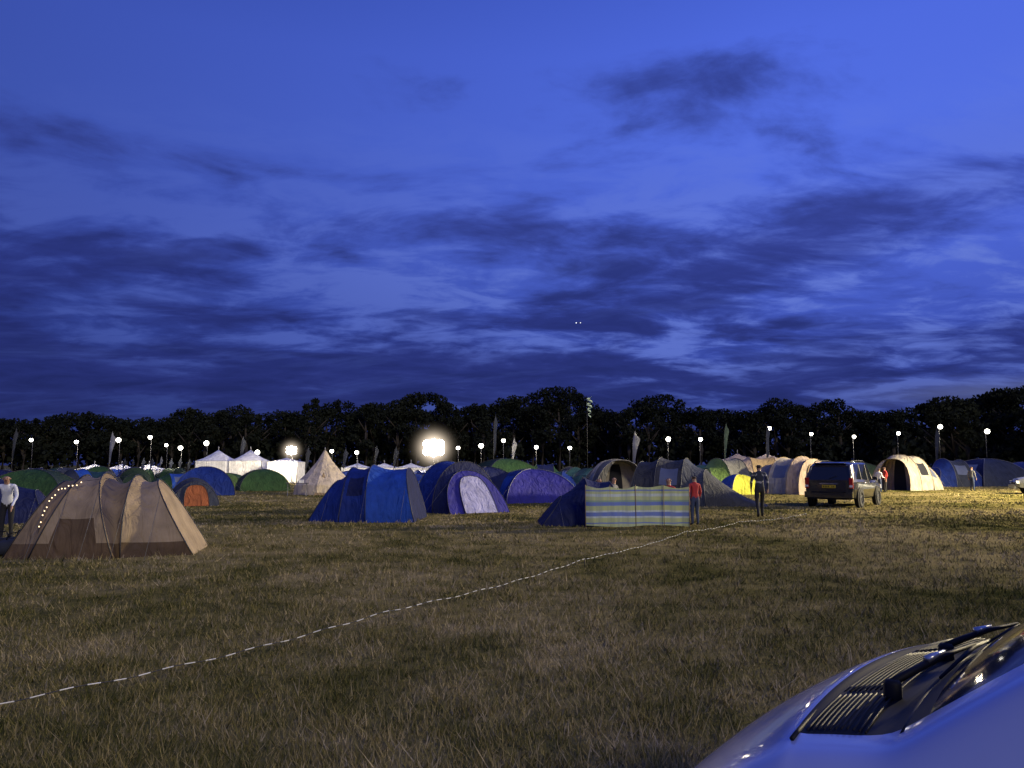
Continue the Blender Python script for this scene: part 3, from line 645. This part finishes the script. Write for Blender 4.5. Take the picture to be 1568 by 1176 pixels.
# ------------------------------------------------------------------ people
skin = mat('skin', (.35,.20,.14), .5, var=.05)
def person(name, loc, rot, H, pose, top, legs, hair, shoes=None, vest=None):
    shoes = shoes or blk; s = H/1.75
    J = {}; E = []; rad = {}
    def j(n_, p, r, par=None):
        J[n_] = Vector(p)*s; rad[n_] = r*s
        if par: E.append((par, n_))
    sit = pose == 'sit'; dz = -.43 if sit else 0
    lean = {'bend': .22, 'walk': .05}.get(pose, .0)
    j('pel', (0, 0, .96+dz), .135); j('spi', (0, lean*.4, 1.14+dz), .12, 'pel'); j('che', (0, lean*.8, 1.34+dz), .14, 'spi'); j('nec', (0, lean*1.05, 1.50+dz-lean*.1), .055, 'che')
    j('hb', (0, lean*1.15+.015, 1.575+dz-lean*.15), .07, 'nec'); j('hm', (0, lean*1.2+.02, 1.655+dz-lean*.2), .092, 'hb'); j('ht', (0, lean*1.2+.0, 1.71+dz-lean*.2), .07, 'hm')
    for sg, nm in ((-1, 'L'), (1, 'R')):
        j('sh'+nm, (sg*.185, lean*.9, 1.425+dz), .062, 'che')
        sw = {'walk': -.12*sg, 'bend': .12, 'sit': .1}.get(pose, .03*sg)
        j('el'+nm, (sg*.245, lean*.9+sw*.6-.03, 1.15+dz), .045, 'sh'+nm)
        hy = lean*.9+sw*1.6+.07+(.18 if pose in ('sit', 'bend', 'hold') else 0); hz_ = .92+dz+(.16 if pose in ('sit', 'hold') else 0)
        j('wr'+nm, (sg*.235, hy, hz_), .03, 'el'+nm); j('pa'+nm, (sg*.232, hy+.02, hz_-.07), .036, 'wr'+nm)
        for fi in range(4):
            oy = (fi-1.5)*.021; ln = (.062, .072, .068, .052)[fi]
            j('f%d%s' % (fi, nm), (sg*.232, hy+.025+oy, hz_-.12), .0095, 'pa'+nm); j('g%d%s' % (fi, nm), (sg*.222, hy+.03+oy, hz_-.12-ln*.6), .008, 'f%d%s' % (fi, nm))
        j('t0'+nm, (sg*.225, hy+.06, hz_-.09), .011, 'pa'+nm); j('t1'+nm, (sg*.22, hy+.075, hz_-.125), .009, 't0'+nm)
        j('hi'+nm, (sg*.09, 0, .90+dz), .098, 'pel')
        if sit: kn, an, to = (sg*.12, .44, .50), (sg*.12, .46, .09), (sg*.13, .62, .04)
        elif pose == 'walk': kn, an, to = ((sg*.09, .20, .50), (sg*.09, .22, .10), (sg*.10, .38, .06)) if sg > 0 else ((sg*.09, -.02, .49), (sg*.09, -.28, .14), (sg*.10, -.18, .04))
        else: kn, an, to = (sg*.10, .02, .49), (sg*.11, -.01, .09), (sg*.13, .14, .04)
        j('kn'+nm, kn, .062, 'hi'+nm); j('an'+nm, an, .043, 'kn'+nm); j('to'+nm, to, .038, 'an'+nm)
    names = list(J); idx = {n_: i for i, n_ in enumerate(names)}
    me = bpy.data.meshes.new('t'); me.from_pydata([J[n_] for n_ in names], [(idx[a], idx[b_]) for a, b_ in E], [])
    ob = bpy.data.objects.new('t', me); COL.objects.link(ob)
    sk = ob.modifiers.new('s', 'SKIN'); sk.use_smooth_shade = True
    for i, n_ in enumerate(names):
        v = me.skin_vertices[0].data[i]; v.radius = (rad[n_], rad[n_]*(.8 if n_ in ('che', 'spi', 'pel') else 1)); v.use_root = (n_ == 'pel')
    ss = ob.modifiers.new('u', 'SUBSURF'); ss.levels = 2; ss.render_levels = 2
    deps = bpy.context.evaluated_depsgraph_get(); m2 = bpy.data.meshes.new_from_object(ob.evaluated_get(deps))
    bpy.data.objects.remove(ob)
    m2.materials.clear()
    for m in [skin, top, legs, hair, shoes, vest or top]: m2.materials.append(m)
    bones = []
    for a, b_ in E:
        k = b_[:2]
        if k in ('ht', 'hm', 'hb'): q = 0
        elif k == 'wr': q = 1
        elif k == 'to': q = 4
        elif k == 'pa' or k[0] in 'fgt': q = 0
        elif k in ('kn', 'an', 'hi'): q = 2
        else: q = 1
        bones.append((np.array(J[a]), np.array(J[b_]), q))
    C = np.empty(len(m2.polygons)*3); m2.polygons.foreach_get('center', C); C = C.reshape(-1, 3)
    best = np.full(len(C), 9e9); lab = np.zeros(len(C), int)
    for a, b_, q in bones:
        ab = b_-a; t = np.clip(((C-a) @ ab)/(ab @ ab+1e-9), 0, 1); dd = np.linalg.norm(C-(a+t[:, None]*ab), axis=1)
        mk = dd < best; best[mk] = dd[mk]; lab[mk] = q
    hm = np.array(J['hm']); hd = C-hm
    hairm = (np.linalg.norm(hd, axis=1) < .16*s) & ((hd[:, 2] > .045*s) | ((hd[:, 1] < .01*s) & (hd[:, 2] > -.05*s)))
    lab[hairm] = 3
    if vest is not None:
        lab[(lab == 1) & (C[:, 2] > (1.12+dz)*s) & (C[:, 2] < (1.19+dz)*s)] = 5; lab[(lab == 1) & (C[:, 2] > (1.34+dz)*s) & (C[:, 2] < (1.39+dz)*s)] = 5
    m2.polygons.foreach_set('material_index', lab.astype(np.int32)); m2.polygons.foreach_set('use_smooth', np.ones(len(C), bool))
    body = bpy.data.objects.new('figure', m2); COL.objects.link(body)
    fm = MB(); hx = J['hm']
    fm.ball(hx+Vector((0, .092*s, -.01*s)), .017*s, skin, 8, (.8, 1.1, 1.4))
    for sg in (-1, 1):
        fm.ball(hx+Vector((sg*.032*s, .082*s, .012*s)), .009*s, dark_in, 6); fm.ball(hx+Vector((sg*.088*s, .0, -.005*s)), .022*s, skin, 8, (.4, .8, 1.3))
    fm.box(hx+Vector((0, .086*s, -.05*s)), (.045*s, .01*s, .008*s), redl)
    fc = fm.obj('face')
    rt = bpy.data.objects.new(name, None); COL.objects.link(rt); body.parent = rt; fc.parent = rt
    rt.location = (*loc, 0); rt.rotation_euler = (0, 0, rot); return rt
def cloth(n_, c): return mat('cloth_'+n_, c, .85, var=.12, scale=8)
navy_c = cloth('navy', (.02,.025,.04)); red_c = cloth('red', (.38,.03,.03)); white_c = cloth('white', (.62,.64,.7)); black_c = cloth('black', (.015,.015,.018)); jean = cloth('denim', (.03,.045,.10)); grey_c = cloth('grey', (.15,.15,.16)); hv = cloth('reflective', (.3,.3,.29))
hair_d = cloth('hair_dark', (.02,.013,.01)); hair_b = cloth('hair_brown', (.09,.05,.03))
person('walking_person', site(1160, 26), R(-10), 1.75, 'walk', navy_c, black_c, hair_d, vest=hv)
person('standing_person', site(1061, 22.6), R(20), 1.42, 'stand', red_c, jean, hair_d)
person('standing_person', site(20, 18.3), R(-160), 1.52, 'bend', white_c, black_c, hair_d)
person('seated_person', site(1022, 25), R(150), 1.75, 'sit', red_c, jean, hair_b)
person('seated_person', site(938, 26.5), R(-130), 1.75, 'sit', grey_c, jean, hair_b)
person('seated_person', site(916, 26.5), R(200), 1.7, 'sit', black_c, jean, hair_d)
person('standing_person', site(1351, 50), R(90), 1.6, 'stand', red_c, black_c, hair_d)
person('standing_person', site(1342, 49), R(-60), 1.5, 'hold', white_c, jean, hair_b)
person('standing_person', site(1483, 52), R(-60), 1.6, 'stand', grey_c, jean, hair_b)
def chair(loc, rot):
    mb = MB(); c = mat('chair_fabric', (.03,.05,.09), .8)
    mb.add([(-.26,-.22,.44),(.26,-.22,.44),(.26,.24,.47),(-.26,.24,.47),(0,0,.40)], [(0,1,4),(1,2,4),(2,3,4),(3,0,4)], c)
    mb.add([(-.26,-.24,.45),(.26,-.24,.45),(.27,-.36,.92),(-.27,-.36,.92)], [(0,1,2,3)], c)
    for a_ in (-1, 1):
        mb.tube([(a_*.27,-.36,.92),(a_*.26,-.22,.44),(a_*.26,.26,.02)], .012, pole_l, 6); mb.tube([(a_*.26,.24,.62),(a_*.27,.24,.46),(a_*.26,-.26,.02)], .012, pole_l, 6); mb.tube([(a_*.27,-.27,.62),(a_*.27,.26,.62)], .02, c, 6)
    return mb.obj('camping_chair', loc, rot)
for u_, d_, r_ in ((1022,25,150),(938,26.5,-130),(916,26.5,200)): chair(site(u_, d_), R(r_))
def bag(loc, rot, m, w_=.6):
    mb = MB(); n = 14; vs = []
    prof_ = [(-.5,.02),(-.48,.5),(-.3,.62),(0,.66),(.3,.62),(.48,.5),(.5,.02)]
    for q, (t, hh) in enumerate(prof_):
        for k in range(n):
            a = 2*math.pi*k/n; vs.append((t*w_, .16*math.cos(a)*(hh/.66)**.5, .155+.15*math.sin(a)*(hh/.66)**.5))
    mb.add(vs, [(i*n+k, i*n+(k+1) % n, (i+1)*n+(k+1) % n, (i+1)*n+k) for i in range(6) for k in range(n)], m)
    mb.tube([(-.15, 0, .3), (-.1, 0, .42), (.1, 0, .42), (.15, 0, .3)], .012, blk, 5)
    return mb.obj('holdall_bag', loc, rot)
bag(site(12, 15.6), .3, black_c, .7); bag(site(34, 15.3), 1.0, navy_c, .6); bag(site(-8, 15.2), -.4, grey_c, .6); bag(site(46, 15.9), -.2, black_c, .5)
mb = MB(); mb.box((0, 0, .7), (1.2, .6, .03), pole_d)
for a_ in (-.5, .5):
    mb.tube([(a_, -.25, 0), (a_, .25, .69)], .015, pole_l, 5); mb.tube([(a_, .25, 0), (a_, -.25, .69)], .015, pole_l, 5)
mb.box((.2, 0, .8), (.25, .2, .18), white); mb.obj('folding_table', site(458, 44), .2, bevel=.01)

# ------------------------------------------------------------------ lamps, flags, windsock
lampm = emit('lamp_glow', (1,.93,.80), 14); floodm = emit('flood_glow', (1,.94,.82), 30)
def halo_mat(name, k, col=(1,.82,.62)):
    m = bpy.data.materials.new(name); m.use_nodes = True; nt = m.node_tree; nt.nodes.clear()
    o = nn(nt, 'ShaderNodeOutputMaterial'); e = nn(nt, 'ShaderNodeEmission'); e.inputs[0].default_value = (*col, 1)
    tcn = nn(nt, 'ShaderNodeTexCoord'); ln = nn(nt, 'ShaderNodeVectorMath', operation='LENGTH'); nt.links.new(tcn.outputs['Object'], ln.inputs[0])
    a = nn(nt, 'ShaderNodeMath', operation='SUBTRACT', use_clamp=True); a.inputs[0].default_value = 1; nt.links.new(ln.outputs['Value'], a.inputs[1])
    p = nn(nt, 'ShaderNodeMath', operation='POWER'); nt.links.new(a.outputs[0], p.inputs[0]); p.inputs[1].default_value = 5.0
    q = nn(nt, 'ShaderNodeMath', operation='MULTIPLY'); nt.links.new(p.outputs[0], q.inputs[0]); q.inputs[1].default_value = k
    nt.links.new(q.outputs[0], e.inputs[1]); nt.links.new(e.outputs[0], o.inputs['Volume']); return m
def lamp_post(u_, v_, d_, r=.19, power=60, flood=False):
    z = 1.7+(712-v_)/F*d_; x, y = site(u_, d_); mb = MB()
    mb.lathe([(.001, 0), (.25, 0), (.25, .05), (.06, .1)], (0, 0, 0), (0, 0, 1), pole_d, 10)
    mb.tube([(0, 0, 0), (0, 0, z+.1)], .03, pole_d, 6)
    mb.tube([(0, 0, z+.1), (0, -.18, z+.14), (0, -.3, z+.08)], .025, pole_d, 5)
    if not flood:
        mb.lathe([(.03, .16), (.12, .12), (.22, .08), (.2, .06)], (0, -.3, z), (0, 0, 1), pole_d, 12); mb.ball((0, -.3, z-.08), r, lampm, 10)
    else:
        for a_ in (-1, 0, 1):
            for q in (0, 1):
                mb.box((a_*r*.85, -.25, z+(q-.5)*r*.8), (r*.8, .14, r*.75), pole_l)
                mb.ball((a_*r*.80, -.34, z+(q-.5)*r*.9), r*.50, floodm, 10, (1, .35, 1.0 if a_ else 1.3))
        mb.tube([(-r*1.2, -.1, z), (r*1.2, -.1, z)], .04, pole_d, 5)
    o = mb.obj('floodlight_tower' if flood else 'lamp_post', (x, y, 0))
    if power:
        ld = bpy.data.lights.new('lamp', 'POINT'); ld.energy = power; ld.color = (1,.86,.62); ld.shadow_soft_size = .2
        lo = bpy.data.objects.new('bulb_light', ld); COL.objects.link(lo); lo.parent = o; lo.location = (0, -.9, z)
    return o, z
def bloom(o, z, rad, k, nm):  # emissive volume added to imitate lens bloom around a floodlight
    mb = MB(); mb.ball((0, 0, 0), 1, halo_mat(nm, k), 20); h = mb.obj('bloom_halo'); h.parent = o; h.location = (0, -.4, z); h.scale = (rad,)*3
lamps = [(52,673),(121,676),(185,673),(233,669),(258,681),(280,685),(319,678),(397,692),(510,690),(548,692),(702,685),(737,682),(771,674),(821,684),(872,685),(1022,672),(1071,672),(1176,655),(1240,664),(1305,668),(1373,663),(1437,653),(1508,660),(1600,655)]
for i, (a_, b_) in enumerate(lamps):
    lamp_post(a_, b_, 86+random.uniform(-3, 6), power=480 if i % 2 else 0, r=random.uniform(.17, .26))
o, z = lamp_post(665, 686, 72, r=.74, power=2200, flood=True); bloom(o, z, 3.0, 3.6, 'bloom_flood')
o, z = lamp_post(449, 690, 76, r=.38, power=2000, flood=True); bloom(o, z, 1.7, 3.6, 'bloom_flood2')
# floodlight tower beyond the right edge that lights the field
tx, ty, tz = 41.0, 37.0, 10.0
o, z = lamp_post(784+tx/ty*F, 712-(tz-1.7)/ty*F, ty, r=.5, power=0, flood=True)
ld = bpy.data.lights.new('field_flood', 'SPOT'); ld.energy = 98000; ld.color = (1,.84,.50); ld.spot_size = R(160); ld.spot_blend = .8; ld.shadow_soft_size = .7
lo = bpy.data.objects.new('flood_beam', ld); COL.objects.link(lo); lo.parent = o; lo.location = (-1.4, -.2, z)
lo.rotation_euler = Vector((-.9, .05, -.55)).to_track_quat('-Z', 'Y').to_euler()

def flag(u_, vtop, d_, m, w_=.42):
    z = 1.7+(712-vtop)/F*d_; x, y = site(u_, d_); mb = MB(); n = 16; h0 = z*.38
    def edge(t): return max(0, t-.55)**2*1.3
    mb.tube([(0, 0, 0), (0, 0, h0)]+[(edge(i/n), 0, h0+(z-h0)*i/n) for i in range(1, n+1)], [.035, .03]+[.025-.015*i/n for i in range(1, n+1)], pole_d, 5)
    vs = []
    for i in range(n+1):
        t = i/n; zz = h0+(z-h0)*t; wq = w_*(.35+.75*t)*(1 if t < .85 else max(.05, (1-t)/.15))*(1 if t > .08 else .4+t*7)
        for k in range(4):
            q = k/3; vs.append((edge(t)+wq*q, .08*math.sin(q*3+t*6)*q, zz-q*.3*t))
    mb.add(vs, [(4*i+k, 4*i+4+k, 4*i+5+k, 4*i+k+1) for i in range(n) for k in range(3)], m)
    mb.obj('feather_flag', (x, y, 0), random.uniform(-.9, .9))
pale = fab((.30,.31,.33)); dkf = fab((.03,.035,.05))
flag(170, 661, 75, pale, .6); flag(370, 668, 80, dkf); flag(470, 684, 80, dkf); flag(784, 670, 72, pale); flag(968, 660, 62, pale, .6); flag(1108, 648, 80, fab((.08,.12,.09))); flag(1172, 650, 78, slate); flag(1430, 655, 80, slate); flag(756, 634, 84, slate); flag(22, 655, 78, dkf, .3); flag(604, 684, 80, dkf); flag(527, 686, 82, slate); flag(575, 682, 80, dkf)
for k in range(8): flag(192+k*14, random.uniform(697, 703), 84, random.choice([pale, slate, dkf, pale]), .35)
x, y = site(899, 70); z1 = 1.7+(712-606)/F*70; mb = MB(); mb.tube([(0, 0, 0), (0, 0, z1)], .02, pole_d, 5)
vs = []; n = 60
for i in range(n+1):
    t = i/n; a = t*4.0*2*math.pi; r_ = .26*(.5+.5*math.sin(math.pi*min(1, t*1.2+.1)))
    for q in (0, 1): vs.append((.22+r_*math.cos(a), r_*math.sin(a), z1-.05-1.8*t-q*.13))
mb.add(vs, [(2*i, 2*i+2, 2*i+3, 2*i+1) for i in range(n)], fab((.30,.40,.35))); mb.obj('spiral_windsock', (x, y, 0))
# aircraft
mb = MB(); d_ = 900; x, y = site(887, d_); z = 1.7+(712-493)/F*d_
mb.tube([(-3, 0, 0), (-2, 0, 0), (2.3, 0, 0), (3.3, 0, .15)], [.13, .35, .35, .1], pole_l, 8)
mb.add([(-.3, 0, 0), (1, 0, 0), (1.3, 3.6, .2), (.8, 3.6, .2)], [(0, 1, 2, 3)], pole_l); mb.add([(-.3, 0, 0), (1, 0, 0), (1.3, -3.6, .2), (.8, -3.6, .2)], [(0, 1, 2, 3)], pole_l); mb.add([(2.3, 0, .15), (3.3, 0, .15), (3.5, 0, 1), (3.1, 0, 1)], [(0, 1, 2, 3)], pole_l)
em = emit('nav_light', (.9,.95,1), 2.2); mb.ball((-2.6, -.6, 0), .55, em, 8); mb.ball((2.2, -.6, 0), .45, em, 8); mb.obj('aircraft', (x, y, z))

# ------------------------------------------------------------------ directional light (low, warm, from behind; stands in for unseen floodlights)
sl = bpy.data.lights.new('rear_flood', 'SUN'); sl.energy = 1.0; sl.color = (1,.88,.62); sl.angle = R(8)
so = bpy.data.objects.new('rear_flood', sl); COL.objects.link(so); so.rotation_euler = Vector((-.36, .82, -.46)).to_track_quat('-Z', 'Y').to_euler(); so.location = (20, -30, 20)
print('objects', len(bpy.data.objects))
